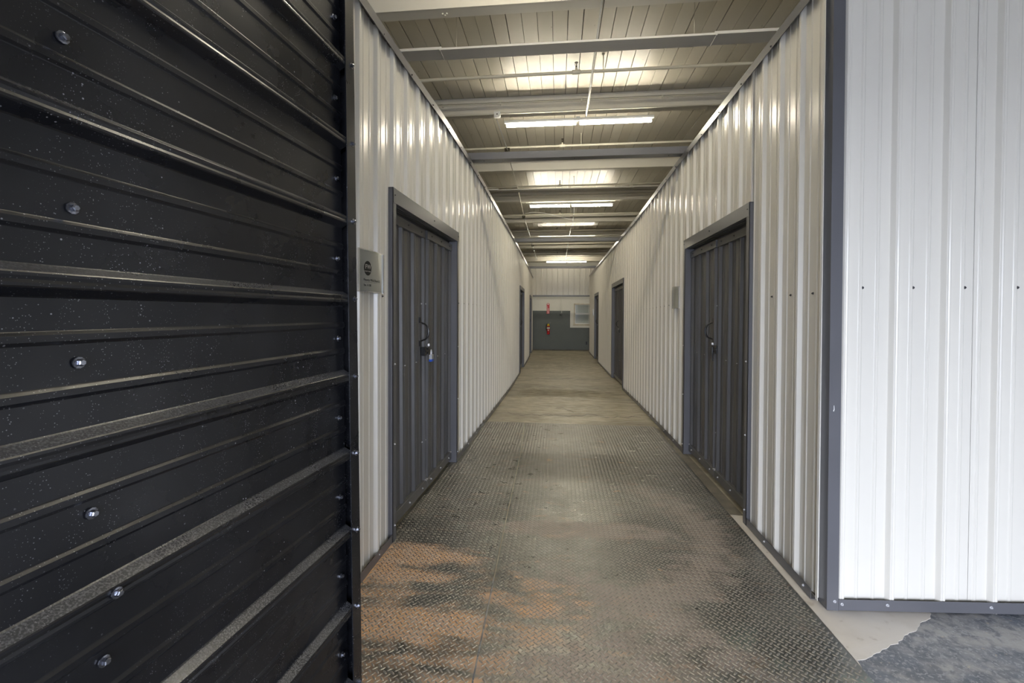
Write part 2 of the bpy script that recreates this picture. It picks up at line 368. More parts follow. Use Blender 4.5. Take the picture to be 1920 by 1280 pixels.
# screw with washer, axis +x
def screw_mesh(name, m, k=1.0):
    mb = MB(); mb.tube2(Vector((0, 0, 0)), Vector((1, 0, 0)), [(0, .0072*k), (.0016*k, .0072*k), (.0020*k, .0050*k)], 10)
    mb.tube2(Vector((.0019*k, 0, 0)), Vector((1, 0, 0)), [(0, .0044*k), (.0048*k, .0044*k), (.0058*k, .0032*k)], 6); return mb.mesh(name, m)
SC_D = screw_mesh('screw', SCREW_D); SC_L = screw_mesh('screw', SCREW_L); SC_B = screw_mesh('screw', SCREW_Z, 1.2)
def screw(parent, loc, side=1, me=SC_D, yaw=None):
    r = Vector((0, 0, 0)); p = parent
    while p is not None: r += p.location; p = p.parent
    o = link('screw', me, parent, (loc[0]-r.x, loc[1]-r.y, loc[2]-r.z))
    o.rotation_euler.z = (0 if side > 0 else math.pi) if yaw is None else yaw
    return o

# ================================================================== SETTING
# floor: one slab that follows the fall of the corridor and the rise in front of the right-hand units
def fz(x, y):
    z = zf(y)
    if y < 2.6 and x > 1.33: z += min(.09, .046*(x-1.33))*min(1, max(0, (2.75-y)/.35))
    return z
mb = MB()
xs = [-6, -3.5, -2, -1.2, -.6, 0, .6, 1.0, 1.25, 1.33, 1.45, 1.7, 2.0, 2.4, 2.9, 3.3, 4, 6.5]
ys = [-9, -6, -3.2, -1, 0, .8, 1.4, 1.8, 2.1, 2.3, 2.4, 2.5, 2.6, 2.75, 3.1, 3.6, 4.5, 5.4, 5.8, 6.2, 7.5, 9, 11, 14, 17, 19.7, 22, 31]
vs = [(x, y, fz(x, y)-.006) for y in ys for x in xs]; nx = len(xs)
fs = [(j*nx+i, j*nx+i+1, (j+1)*nx+i+1, (j+1)*nx+i) for j in range(len(ys)-1) for i in range(nx-1)]
mb.add(vs, fs)
n0 = len(vs); mb.add([(x, y, -.4) for y in (ys[0], ys[-1]) for x in (xs[0], xs[-1])], [(0, 1, 3, 2)])
fl = struct('floor', mb, FLOORM)

# beige painted border with an irregular edge (a coat of paint on the slab)
def ground_patch(name, outline, m, h, jag=0.0, label=None, cat=None):
    pts = []
    for i, (a, b) in enumerate(zip(outline, outline[1:]+outline[:1])):
        n = max(1, int(math.hypot(b[0]-a[0], b[1]-a[1])/.018)); j = a[2] if len(a) > 2 else 0
        for k in range(n):
            t = k/n; x = a[0]+(b[0]-a[0])*t; y = a[1]+(b[1]-a[1])*t
            if j and k: x += random.uniform(-j, j); y += random.uniform(-j, j)
            pts.append((x, y))
    cx = sum(p[0] for p in pts)/len(pts); cy = sum(p[1] for p in pts)/len(pts)
    mb = MB(); n = len(pts)
    top = [(x, y, fz(x, y)+h) for x, y in pts]; bot = [(x, y, fz(x, y)-.0062) for x, y in pts]
    mb.add(top+bot, [tuple(range(n))]+[(i, n+i, n+(i+1) % n, (i+1) % n) for i in range(n)])
    return props(part(name, mb, m, fl), label=label)
J = .006
ground_patch('floor_paint', [(1.262, 1.98), (1.262, 3.405), (1.345, 3.40), (1.34, 2.39)], PAINT, -.0035, label='beige paint along the steel plate')
ground_patch('floor_paint', [(1.262, 2.395), (1.262, 2.022, J), (1.33, 2.045, J), (1.434, 2.10, J), (1.52, 2.15, J), (1.59, 2.195, J), (1.66, 2.235, J), (1.70, 2.275, J), (1.773, 2.311, J), (1.80, 2.345, J), (1.81, 2.395)], PAINT, -.0031, label='beige paint patch with a ragged edge')
ground_patch('concrete_edge_strip', [(1.262, 3.41), (1.262, 5.95), (1.35, 5.95), (1.352, 3.41)], STRIPM, -.0035, label='dark stained strip beside the steel plate')

# steel tread plates
def plate(name, poly, label, right):
    """poly: corners (x,y) counter-clockwise"""
    mb = MB(); n = len(poly)
    mb.add([(x, y, 0) for x, y in poly]+[(x, y, -.0058) for x, y in poly], [tuple(range(n)), tuple(range(n, 2*n))[::-1]]+[(i, (i+1) % n, n+(i+1) % n, n+i) for i in range(n)])
    o = part(name, mb, PLATE, None); props(o, label=label, cat='floor plate')
    a = .0226; s = a/math.sqrt(2)
    xs_ = [p[0] for p in poly]; ys_ = [p[1] for p in poly]
    y_lo = max(min(ys_), 1.25)
    P = []; H = []
    I = int((max(xs_)-min(xs_)+max(ys_)-y_lo)/s)+4
    i, j = np.meshgrid(np.arange(-I, I), np.arange(-I, I), indexing='ij')
    cx = min(xs_)+s*(i-j); cy = y_lo+s*(i+j)
    seam_x = np.interp(cy, [-.6, 1.73, 3.05, 4.65, 5.99], [-.314, -.326, -.353, -.374, -.428])
    if right: ins = (cx > seam_x+.016) & (cx < 1.244)
    else: ins = (cx < seam_x-.016) & (cx > np.interp(cy, [p[0] for p in LT], [p[1] for p in LT])+(-.03 if False else .04)-.07*((cy > 2.75) & (cy < 4.34)))
    ins &= (cy > y_lo) & (cy < 5.965)
    cx, cy, par = cx[ins], cy[ins], ((i+j) % 2)[ins]
    ang = np.where(par == 0, math.pi/4, -math.pi/4)
    l, w, h, rl = .0150, .0042, .0026, .0085
    tpl = np.array([(-l, 0, 0), (-l*.55, -w, 0), (l*.55, -w, 0), (l, 0, 0), (l*.55, w, 0), (-l*.55, w, 0), (-rl, 0, h), (rl, 0, h)])
    ft = [(0, 1, 6), (1, 2, 7, 6), (2, 3, 7), (3, 4, 7), (4, 5, 6, 7), (5, 0, 6)]
    c, sn = np.cos(ang)[:, None], np.sin(ang)[:, None]
    vx = cx[:, None]+c*tpl[:, 0]-sn*tpl[:, 1]; vy = cy[:, None]+sn*tpl[:, 0]+c*tpl[:, 1]; vz = np.broadcast_to(tpl[:, 2], vx.shape)
    V = np.stack([vx, vy, vz], -1).reshape(-1, 3); m_ = len(cx)
    me = bpy.data.meshes.new('tread')
    loops = np.concatenate([np.concatenate([np.array(f)+8*0 for f in ft])[None, :]+8*np.arange(m_)[:, None]]).ravel()
    tot = np.tile([len(f) for f in ft], m_); st = np.concatenate([[0], np.cumsum(tot)[:-1]])
    me.vertices.add(len(V)); me.vertices.foreach_set('co', V.ravel())
    me.loops.add(len(loops)); me.loops.foreach_set('vertex_index', loops.astype(np.int32))
    me.polygons.add(len(tot)); me.polygons.foreach_set('loop_start', st.astype(np.int32)); me.polygons.foreach_set('loop_total', tot.astype(np.int32))
    me.update(calc_edges=True); me.materials.append(TREAD)
    t = link('tread', me, o); props(t, kind='stuff')
    return o
def lx(y): return lerp_tab(LT, y)+.004
pR = [(-.310, -.6), (1.256, -.6), (1.256, 3.4), (1.258, 5.965), (-.424, 5.99), (-.370, 4.65), (-.349, 3.05), (-.322, 1.73)]
pL = [(-1.12, -.6), (-.318, -.6), (-.330, 1.73), (-.357, 3.05), (-.378, 4.65), (-.432, 5.99), (lx(5.97)-.02, 5.975), (lx(5.3)-.02, 5.3), (lx(3.9)-.05, 3.9), (-1.10, 2.3)]
plate('floor_plate', pR, 'wide steel tread plate in the middle of the passage, dusty tyre arcs', True)
plate('floor_plate', pL, 'narrow steel tread plate along the left wall with orange rust', False)

# ribbed wall panels
def wall_run(root, side, y0, y1, phase, z0, z1, seam0):
    """side -1: left wall (ribs towards +x) ; +1: right wall (ribs towards -x)"""
    xw = XL if side < 0 else XR; s = 1 if side < 0 else -1
    cuts = [y0]; k = math.ceil((y0-seam0)/(4*P9)+1e-6)
    while seam0+k*4*P9 < y1-.02:
        if seam0+k*4*P9 > y0+.02: cuts.append(seam0+k*4*P9)
        k += 1
    cuts.append(y1)
    for a, b in zip(cuts, cuts[1:]):
        A = Vector(WP(xw, a, 0)); B = Vector(WP(xw, b, 0))
        me = sheet_mesh('panel', a, b+.0015, z0, z1, CREAM, phase, 0, s)
        o = link('panel', me, root, A); o.rotation_euler.z = -math.atan2(B.x-A.x, B.y-A.y)
def on_wall(side, d, y, z):
    p = WP(XL if side < 0 else XR, y, z); return (p[0]+(d if side < 0 else -d), p[1], p[2])

DL = [(2.745, 4.350, 2.245, 'a'), (11.45, 13.05, 2.255, 'b'), (16.45, 18.05, 2.255, 'b')]
DR = [(3.235, 4.880, 2.225, 'a'), (9.25, 11.08, 2.255, 'b'), (14.45, 15.98, 2.255, 'b')]
END_L, END_R = 19.45, 18.75
PH_L, PH_R1, PH_R = 2.5598, 2.6233, 3.232
wall_l = root_struct('wall_left'); wall_r = root_struct('wall_right')
def wall(root, side, start, end, doors, phase, seam):
    y = start
    for (a, b, zt, _) in doors:
        wall_run(root, side, y, a, phase, .02, T-.03, seam); wall_run(root, side, a, b, phase, zt-.05, T-.03, seam); y = b
    wall_run(root, side, y, end, phase, .02, T-.03, seam)
wall(wall_l, -1, 2.02, END_L, DL, PH_L, PH_L-.045+P9*.0)
y = 2.395
wall_run(wall_r, 1, 2.385, 3.235, PH_R1, .02, T-.03, 5.0)
wall_run(wall_r, 1, 3.235, 4.88, PH_R, 2.175, T-.03, PH_R+.03)
for q in (0, 1, 2):
    a = DR[q][1]; b = DR[q+1][0] if q < 2 else END_R
    wall_run(wall_r, 1, a, b, PH_R, .02, T-.03, PH_R+.03)
    if q < 2: wall_run(wall_r, 1, DR[q+1][0], DR[q+1][1], PH_R, DR[q+1][2]-.05, T-.03, PH_R+.03)
# screw rows at eye height
for side, root, ph, z, y0, y9, doors in ((-1, wall_l, PH_L+.097, 1.557, 2.6, 9.1, DL), (1, wall_r, PH_R1+.105, 1.567, 2.45, 3.2, DR), (1, wall_r, PH_R+.1, 1.567, 4.8, 9.1, DR)):
    for k in range(-1, 34):
        yy = ph+k*P9
        if yy < y0 or yy > y9 or any(a-.06 < yy < b+.06 for a, b, _, _ in doors): continue
        screw(root, on_wall(side, .001, yy, z), -side, SC_D)

# trims: base angle, top cap (charcoal sheet angles on both corridor walls)
def run_segments(y0, y1, step=.9):
    n = max(1, int(round((y1-y0)/step))); return [y0+(y1-y0)*i/n for i in range(n+1)]
def angle_run(mb, side, y0, y1, prof):
    """prof: list of (d, z) closed, swept along the wall"""
    ys_ = run_segments(y0, y1); n = len(prof); vs = []
    for yy in ys_:
        for d, z in prof: vs.append(on_wall(side, d, yy, z))
    fs = [(i*n+k, i*n+(k+1) % n, (i+1)*n+(k+1) % n, (i+1)*n+k) for i in range(len(ys_)-1) for k in range(n)]
    fs += [tuple(range(n))[::-1], tuple(range((len(ys_)-1)*n, len(ys_)*n))]; mb.add(vs, fs)
BASE = [(.0, .0), (.029, .0), (.0295, .053), (.0275, .053), (.0275, .002), (.0, .002)]
def base_trim(name, side, start, end, doors, zlift=0.0):
    mb = MB(); y = start
    for a, b, _, _ in doors:
        angle_run(mb, side, y, a+.004, BASE); y = b-.004
    angle_run(mb, side, y, end, BASE)
    o = struct(name, mb, CHAR)
    for k in range(1, 30):
        yy = start+.07+k*.457-.457
        if yy > 11 or any(a-.05 < yy < b+.05 for a, b, _, _ in doors): continue
        screw(o, on_wall(side, .029, yy, .030), -side, SC_L)
    return o
base_trim('baseboard_left', -1, 2.02, END_L, DL); base_trim('baseboard_right', 1, 2.43, END_R, DR)
CAP = [(-.05, T), (.030, T), (.034, T-.004), (.034, T-.066), (.030, T-.066), (.030, T-.006), (-.05, T-.006)]
for nm, side, st, en in (('trim_1', -1, 2.02, END_L), ('trim_2', 1, 2.36, END_R)):
    mb = MB(); angle_run(mb, side, st, en, CAP); o = struct(nm, mb, CHAR)
    for k in range(0, 22):
        yy = st+.12+k*.457
        if yy < 11: screw(o, on_wall(side, .034, yy, T-.052), -side, SC_D)

# front wall of the right-hand units (faces the camera) with its corner and base trims
FY = 2.372
wall_f = root_struct('wall_front')
seamx = [1.372, 1.985, 1.985+4*P9, 1.985+8*P9, 1.985+12*P9]
for a, b in zip(seamx, seamx[1:]):
    me = sheet_mesh('panel', -b-.0015, -a, 0.03, 3.25, CREAM, -1.633, 0, 1)
    o = link('panel', me, wall_f, (b, FY+.004, 0)); o.rotation_euler.z = 0
    o.rotation_euler = (0, 0, math.pi/2); o.location = (b, FY+.004, .0)
    # local +y runs to -x after the turn; ribs towards +x turn to +y, so mirror them to face the camera
    o.scale = (-1, 1, 1)
for k in range(10):
    o = screw(wall_f, (1.487+k*P9, FY+.002, 1.589), 1, SC_D, yaw=-math.pi/2)
def rot_up(x): return .046*(x-1.33) if x > 1.33 else 0
mb = MB(); X0 = 1.330
# corner angle: one leg on the front, one leg in the corridor
mb.ext([(X0, FY-.024, 0), (X0+.054, FY-.024, 0), (X0+.054, FY-.021, 0), (X0+.003, FY-.021, 0), (X0+.003, FY+.055, 0), (X0, FY+.055, 0)], (0, 0, 0), (-.008, 0, 3.26))
mb.v = [(x-.008*0, y_, z_) for x, y_, z_ in mb.v]
o = struct('trim_3', mb, CHAR)
screw(o, (1.346+.02, FY-.024, .045), 1, SC_L, yaw=-math.pi/2)
mb = MB(); mb.ext([(1.346, FY-.0245, .985), (1.349, FY-.0250, .982), (1.352, FY-.0250, .992), (1.3505, FY-.0245, 1.012), (1.3485, FY-.0245, 1.012), (1.349, FY-.0245, .993)], (0, 0, 0), (0, .0008, 0)); part('paint_scuff', mb, WHITE, o, label='pale scraped dent in the corner trim')
mb = MB(); n = 8; prof = [(-.0, .0), (-.028, .0), (-.028, .053), (-.0265, .053), (-.0265, .002), (-.0, .002)]
vs = []
for i in range(n+1):
    x = 1.385+(4.6-1.385)*i/n
    for d, z in prof: vs.append((x, FY+.004+d, z+min(.09, rot_up(x))))
fs = [(i*6+k, i*6+(k+1) % 6, (i+1)*6+(k+1) % 6, (i+1)*6+k) for i in range(n) for k in range(6)]+[tuple(range(6))[::-1], tuple(range(n*6, n*6+6))]
mb.add(vs, fs); o = struct('baseboard_front', mb, CHAR)
for x in (1.40, 1.607, 2.065, 2.52): screw(o, (x, FY-.024, .030+rot_up(x)), 1, SC_L, yaw=-math.pi/2)

# front return of the left-hand units, behind the open door leaf
mb = MB(); wall_fl = root_struct('wall_front_left')
for a, b in ((-4.2, -2.3), (-2.3, -1.085)):
    me = sheet_mesh('panel', -b, -a, 0.0, 3.25, CREAM, 0, 0, 1); o = link('panel', me, wall_fl, (b, 2.02, 0)); o.rotation_euler = (0, 0, math.pi/2); o.scale = (-1, 1, 1)

# ------------------------------------------------------------------ doors in the corridor
def corridor_door(n, side, y0, y1, zt, detail):
    s = 1 if side < 0 else -1; ym = (y0+y1)/2
    root = root_struct('door_%d' % n, on_wall(side, 0, ym, 0))
    def B(mb, d0, d1, a, b, z0, z1):     # box in wall coordinates, bent with the wall
        q = MB().bbox(0, 1, a, b, z0, z1, .0); vs = []
        q = MB(); pts = [(d, yy, z) for z in (z0, z1) for yy in (a, b) for d in (d0, d1)]
        q.add([on_wall(side, *p) for p in pts], [(0, 1, 3, 2), (4, 6, 7, 5), (0, 4, 5, 1), (2, 3, 7, 6), (0, 2, 6, 4), (1, 5, 7, 3)])
        mb.add(q.v, q.f)
    # jambs: trim face plus the return into the opening
    for nm, (f0, f1, r0, r1) in (('jamb', (y0, y0+.050, y0+.046, y0+.050)), ('jamb', (y1-.050, y1, y1-.050, y1-.046))):
        mb = MB(); B(mb, .028, .032, f0, f1, .0, zt); B(mb, -.062, .032, r0, r1, .0, zt-.09)
        e = y0 if f0 == y0 else y1-.004; B(mb, -.002, .032, e, e+.004, .0, zt)
        j = part(nm, mb, CHAR, root)
        if detail == 'a':
            for z in (.10, .62, 1.13, zt-.045): screw(j, on_wall(side, .032, (f0+f1)/2, z), -side, SC_L if z < 1.5 else SC_D)
    mb = MB(); B(mb, .030, .034, y0+.002, y1-.002, zt-.095, zt-.004); B(mb, -.062, .034, y0+.05, y1-.05, zt-.095, zt-.091); B(mb, -.002, .034, y0, y1, zt-.006, zt-.002)
    h = part('header', mb, CHAR, root)
    mb = MB(); B(mb, -.064, -.060, y0+.046, y1-.046, zt-.20, zt-.091); part('stop_strip', mb, CHARD, root)
    for k in range(3):
        mb = MB(); B(mb, -.05+.024*k, -.044+.024*k, y0+.05, y1-.05, zt-.101, zt-.096); part('weather_seal', mb, CHARD, root)
    if detail == 'a': screw(h, on_wall(side, .034, ym, zt-.05), -side, SC_D)
    zb = .035; ztl = zt-.125
    yi0, yi1 = y0+.056, y1-.056
    for q, (a, b) in enumerate(((yi0, ym-.004), (ym+.004, yi1))):
        A = Vector(on_wall(side, -.052, a, 0)); Bv = Vector(on_wall(side, -.052, b, 0))
        me = sheet_mesh('leaf', a, b, zb+.01, ztl-.012, CHARD, a+.055, 0, s)
        lf = link('leaf', me, root, A-root.location); lf.rotation_euler.z = -math.atan2(Bv.x-A.x, Bv.y-A.y)
        lf.rotation_euler.y = (-.006 if side < 0 else .004)*(1 if q == 0 else -.3)*(detail == 'a')
        Ln = (Bv-A).length
        def lb(name, d0, d1, u0, u1, z0, z1, m):
            mb = MB().bbox(min(s*d0, s*d1), max(s*d0, s*d1), u0, u1, z0, z1, .003); return link(name, mb.mesh(name, m), lf)
        lb('bottom_rail', -.004, .030, .002, Ln-.002, zb, zb+.075, CHARD); lb('top_rail', -.004, .028, .002, Ln-.002, ztl-.065, ztl, CHARD)
        if detail == 'a':
            for nm, yy in (('rail_end_clip', .002), ('rail_end_clip', Ln-.02)):
                lb('rail_end_clip', .0, .0315, yy, yy+.018, zb+.066, zb+.0765, SCREW_L)
            for k in range(3):
                for z in (zb+.04, ztl-.032):
                    sc = link('screw', SC_L if z < 1 else SC_D, lf, (s*.030, .10+k*(Ln-.2)/2, z)); sc.rotation_euler.z = 0 if s > 0 else math.pi
            for k in range(3):
                sc = link('screw', SC_L, lf, (s*.001, .13+k*P9, 1.075)); sc.rotation_euler.z = 0 if s > 0 else math.pi
            for z in (.42, 1.53):
                sc = link('screw', SC_L, lf, (s*.001, (Ln-.03 if q == 0 else .03), z)); sc.rotation_euler.z = 0 if s > 0 else math.pi
        else:
            for z in (.5, 1.6, 1.1):
                sc = link('screw', SC_L, lf, (s*.001, .03, z)); sc.rotation_euler.z = 0 if s > 0 else math.pi
        # pull handle on the leaf with the latch
        hq = 0 if side < 0 else 1
        if q == hq and detail in 'ab':
            u = Ln-.075 if q == 0 else .125
            if side > 0: u = .11
            mb = MB(); pts = []
            for k in range(13):
                t = k/12; pts.append((s*(.014+.062*math.sqrt(max(0, 1-(2*t-1)**2))), u, 1.235+.145*t))
            mb.tube(pts, [.005+.005*math.sin(math.pi*k/12) for k in range(13)], 8)
            for z in (1.215, 1.400): mb.bbox(s*0 if s > 0 else -.012, .012 if s > 0 else 0, u-.014, u+.014, z-.022, z+.022, .003)
            link('handle', mb.mesh('handle', BLACK, True), lf)
    # hasp across the meeting edges
    hy = ym+(.03 if side > 0 else -.0)
    mb = MB(); B(mb, -.052, -.022, hy-.060, hy-.012, 1.115, 1.185); B(mb, -.052, -.018, hy+.008, hy+.050, 1.125, 1.175); B(mb, -.024, -.014, hy-.055, hy+.045, 1.142, 1.158)
    hp = part('hasp', mb, BLACK, root)
    mb = MB()
    for yy in (hy+.012, hy+.034): mb.lathe(on_wall(side, -.018, yy, 1.188), (0, 0, 1), [(0, .006), (.016, .006), (.02, .003)], 8)
    q = part('hasp_pin', mb, SCREW_L, root)
    return root, hy
LABELS = ['left', 'right']
d1, hyL = corridor_door(1, -1, *DL[0][:3], 'a')
d2, hyR = corridor_door(2, 1, *DR[0][:3], 'a')
corridor_door(3, 1, *DR[1][:3], 'b'); corridor_door(4, -1, *DL[1][:3], 'b')
corridor_door(5, 1, *DR[2][:3], 'b'); corridor_door(6, -1, *DL[2][:3], 'b')
# bright head flashing of the furthest left door is plain trim above

# latch lever hanging open on the right-hand door
mb = MB(); c = Vector(on_wall(1, .0, hyR-.045, 1.15))
mb.tube([c+Vector((-.004, 0, .02)), c+Vector((-.006, -.004, -.03)), c+Vector((-.008, -.02, -.095))], [.007, .008, .006], 8)
part('latch_lever', mb, BLACK, d2)

# padlock on the left door
c = Vector(on_wall(-1, .010, hyL+.005, 1.095))
pk = empty('padlock', tuple(c+Vector((0, 0, -.03))), label='small laminated padlock with blue bumper hanging from the nearest door on the left', cat='padlock')
mb = MB().bbox(c.x-.012, c.x+.012, c.y-.022, c.y+.022, c.z-.012, c.z+.026, .004); part('body', mb, ZINC, pk)
for k in range(5):
    mb = MB().box(c.x-.0128, c.x+.0128, c.y-.0228, c.y+.0228, c.z-.009+k*.0072, c.z-.0045+k*.0072); part('lamination', mb, ZINC, pk)
mb = MB().bbox(c.x-.0135, c.x+.0135, c.y-.0235, c.y+.0235, c.z-.03, c.z-.012, .004); part('bumper', mb, BLUE, pk)
mb = MB(); mb.tube([(c.x, c.y-.014, c.z+.02)]+[(c.x, c.y-.014*math.cos(t), c.z+.05+.014*math.sin(t)) for t in np.linspace(0, math.pi, 9)]+[(c.x, c.y+.014, c.z+.02)], .0035, 8)
part('shackle', mb, SCREW_L, pk, True)

# ------------------------------------------------------------------ ceiling: planks, beams
ZC = 4.95
ceil = root_struct('ceiling')
PW = .1828
seams_y = [-3.2, 2.2, 4.84, 10.16, 16.3, 23.0, 31]
x = -1.538-6*PW; k = 0
tone_mats = [WOODC]
for q, (c1, c2) in enumerate((((.56, .525, .445), (.49, .46, .38)), ((.64, .605, .52), (.56, .525, .445)), ((.59, .55, .46), (.50, .465, .385)))):
    tone_mats.append(mat('cream_painted_planks_tone', c1, .38+.03*q, 0, var=(2.5, .5, c2), bump=(50, .05)))
def knots(m):
    xx = NX(m); b = m.node_tree.nodes['Principled BSDF']; src = b.inputs['Base Color'].links[0].from_socket
    kn = xx.m('MULTIPLY', xx.ramp(xx.noise(17, 5, (1, .5, 1)), .68, .74), xx.ramp(xx.noise(1.2, 2, off=(3, 0, 0)), .45, .6))
    m.node_tree.links.new(xx.mix(xx.m('MULTIPLY', kn, .5), src, (.2, .17, .11)), b.inputs['Base Color'])
for m_ in tone_mats: knots(m_)
while x < 3.6:
    g = random.choice([.006, .009, .013, .0045, .008])
    for a, b in zip(seams_y, seams_y[1:]):
        dz = random.uniform(-.0015, .0015)
        mb = MB(); z0 = dz; w = PW-g
        mb.add([(0, 0, .0005), (.0005, 0, 0), (w-.0005, 0, 0), (w, 0, .0005), (w, 0, .04), (0, 0, .04)]+[(0, b-a-.001, .0005), (.0005, b-a-.001, 0), (w-.0005, b-a-.001, 0), (w, b-a-.001, .0005), (w, b-a-.001, .04), (0, b-a-.001, .04)],
               [(0, 1, 2, 3, 4, 5)[::-1], (6, 7, 8, 9, 10, 11)]+[(i, (i+1) % 6, 6+(i+1) % 6, 6+i) for i in range(6)])
        link('plank', mb.mesh('plank', random.choice(tone_mats)), ceil, (x, a, ZC+z0))
    x += PW
# roof deck above the planks (dark gaps show against it) and the ceiling beyond the planked strip
DARK = mat('dark_roof_deck', (.02, .018, .014), .8)
part('roof_deck', MB().box(-6, 6.5, -3.4, 31, ZC+.042, ZC+.25), DARK, ceil)
part('ceiling_side', MB().box(-6, -1.538-6*PW-.002, -3.4, 31, ZC, ZC+.0205), WOODC, ceil)
part('ceiling_side', MB().box(x+.002, 6.5, -3.4, 31, ZC, ZC+.0205), WOODC, ceil)

# steel roof beams across the building
BY = [-1.9, .6, 2.1, 4.80, 7.35, 10.25, 13.1, 16.1, 18.9, 22.4, 25.2, 28]
ORD = ['', '', '', 'nearest cream roof beam, only its lower flange in view above the white strip', 'cream roof beam just before the nearest light fixture',
       'cream roof beam showing right behind the nearest dark steel header', 'cream roof beam just before the second light fixture', 'cream roof beam behind the second light fixture and its sprinkler pipe',
       'cream roof beam above the third light fixture', 'cream roof beam beyond the third light fixture', 'far cream roof beam before the last light fixture', 'furthest cream roof beam beyond the last light fixture']
for k, yb in enumerate(BY):
    zb = 4.68; b_ = empty('roof_beam', (0, yb, zb))
    props(b_, label=ORD[k] or ['cream roof beam behind the camera', 'cream roof beam overhead by the open leaf', 'cream roof beam overhead at the passage mouth'][k], cat='beam', group='cream roof beams')
    if k in (3, 5):   # I-beams with a broad lower flange
        fw = .075 if k == 3 else .06
        part('lower_flange', MB().bbox(-5.9, 6.4, yb-fw, yb+fw, zb, zb+.018, .004), BEAMC, b_)
        part('web', MB().box(-5.9, 6.4, yb-.006, yb+.006, zb+.018, ZC-.020), BEAMC, b_)
        part('upper_flange', MB().bbox(-5.9, 6.4, yb-fw, yb+fw, ZC-.020, ZC-.003, .004), BEAMC, b_)
        part('side_board', MB().bbox(-5.9, 6.4, yb-fw-.008, yb-fw+.012, zb+.0, ZC-.022, .003), BEAMC, b_)
    else:             # timber beam with a cover strip at the planks
        part('timber', MB().bbox(-5.9, 6.4, yb-.055, yb+.055, zb+.02, ZC-.003, .008), BEAMC, b_)
        part('cover_strip', MB().bbox(-5.9, 6.4, yb-.085, yb-.056, ZC-.085, ZC-.004, .006), BEAMC, b_)
        part('lower_board', MB().bbox(-5.9, 6.4, yb-.070, yb+.070, zb, zb+.019, .004), BEAMC, b_)
        mb = MB(); mb.tube([(-5.9, yb-.067, ZC-.10), (6.4, yb-.067, ZC-.10)], .011, 6); part('conduit', mb, PIPE, b_)
        for xx in (-1.9, -.95, .35, 1.6): part('conduit_clip', MB().box(xx, xx+.02, yb-.082, yb-.055, ZC-.125, ZC-.083), PIPE, b_)
    if k == 3:
        for xx in (-1.25, 2.2):
            mb = MB()
            for dx, dy in ((0, 0), (.045, .0), (.022, .03)): mb.lathe((xx+dx, yb+dy, zb-.012), (0, 0, 1), [(0, .010), (.013, .014)], 8)
            part('bolt', mb, PIPE, b_)

# white sheet strips hung under the ceiling
for k, (y0, z, x0, x1, lab) in enumerate(((5.15, 4.5, -1.375, 1.71, 'white sheet metal strip overhead nearest the entrance, spanning the passage'),
                                        (11.12, 4.5, -1.49, 1.80, 'white sheet metal strip overhead just before the second light fixture'),
                                        (18.2, 4.5, -1.66, 1.87, 'white sheet metal strip overhead above the second dark header'))):
    r = empty('ceiling_strip', (0, y0, z), label=lab, cat='sheet metal strip', group='white strips under the ceiling')
    part('middle_sheet', MB().bbox(x0, x1, y0, y0+.21, z, z+.004, .001), BAFF, r); part('front_lip', MB().bbox(x0, x1, y0-.002, y0+.004, z+.0, z+.024, .001), BAFF, r)
    for a, b in ((-3.4, x0+.02), (x1-.02, 3.9)):
        part('end_sheet', MB().bbox(a, b, y0+.01, y0+.22, z+.012, z+.016, .001), BAFF, r); part('end_lip', MB().bbox(a, b, y0+.008, y0+.014, z+.012, z+.044, .001), BAFF, r)
    part('joint_fold', MB().bbox(x0-.006, x0+.006, y0, y0+.21, z-.004, z+.016, .001), BAFF, r); part('joint_fold', MB().bbox(x1-.006, x1+.006, y0, y0+.21, z-.004, z+.016, .001), BAFF, r)
    for xx in (-3.2, -1.2, 1.5, 3.6):
        mb = MB(); mb.tube([(xx, y0+.1, z+.004), (xx, y0+.1, ZC)], .003, 6); part('hanger_rod', mb, PIPE, r)

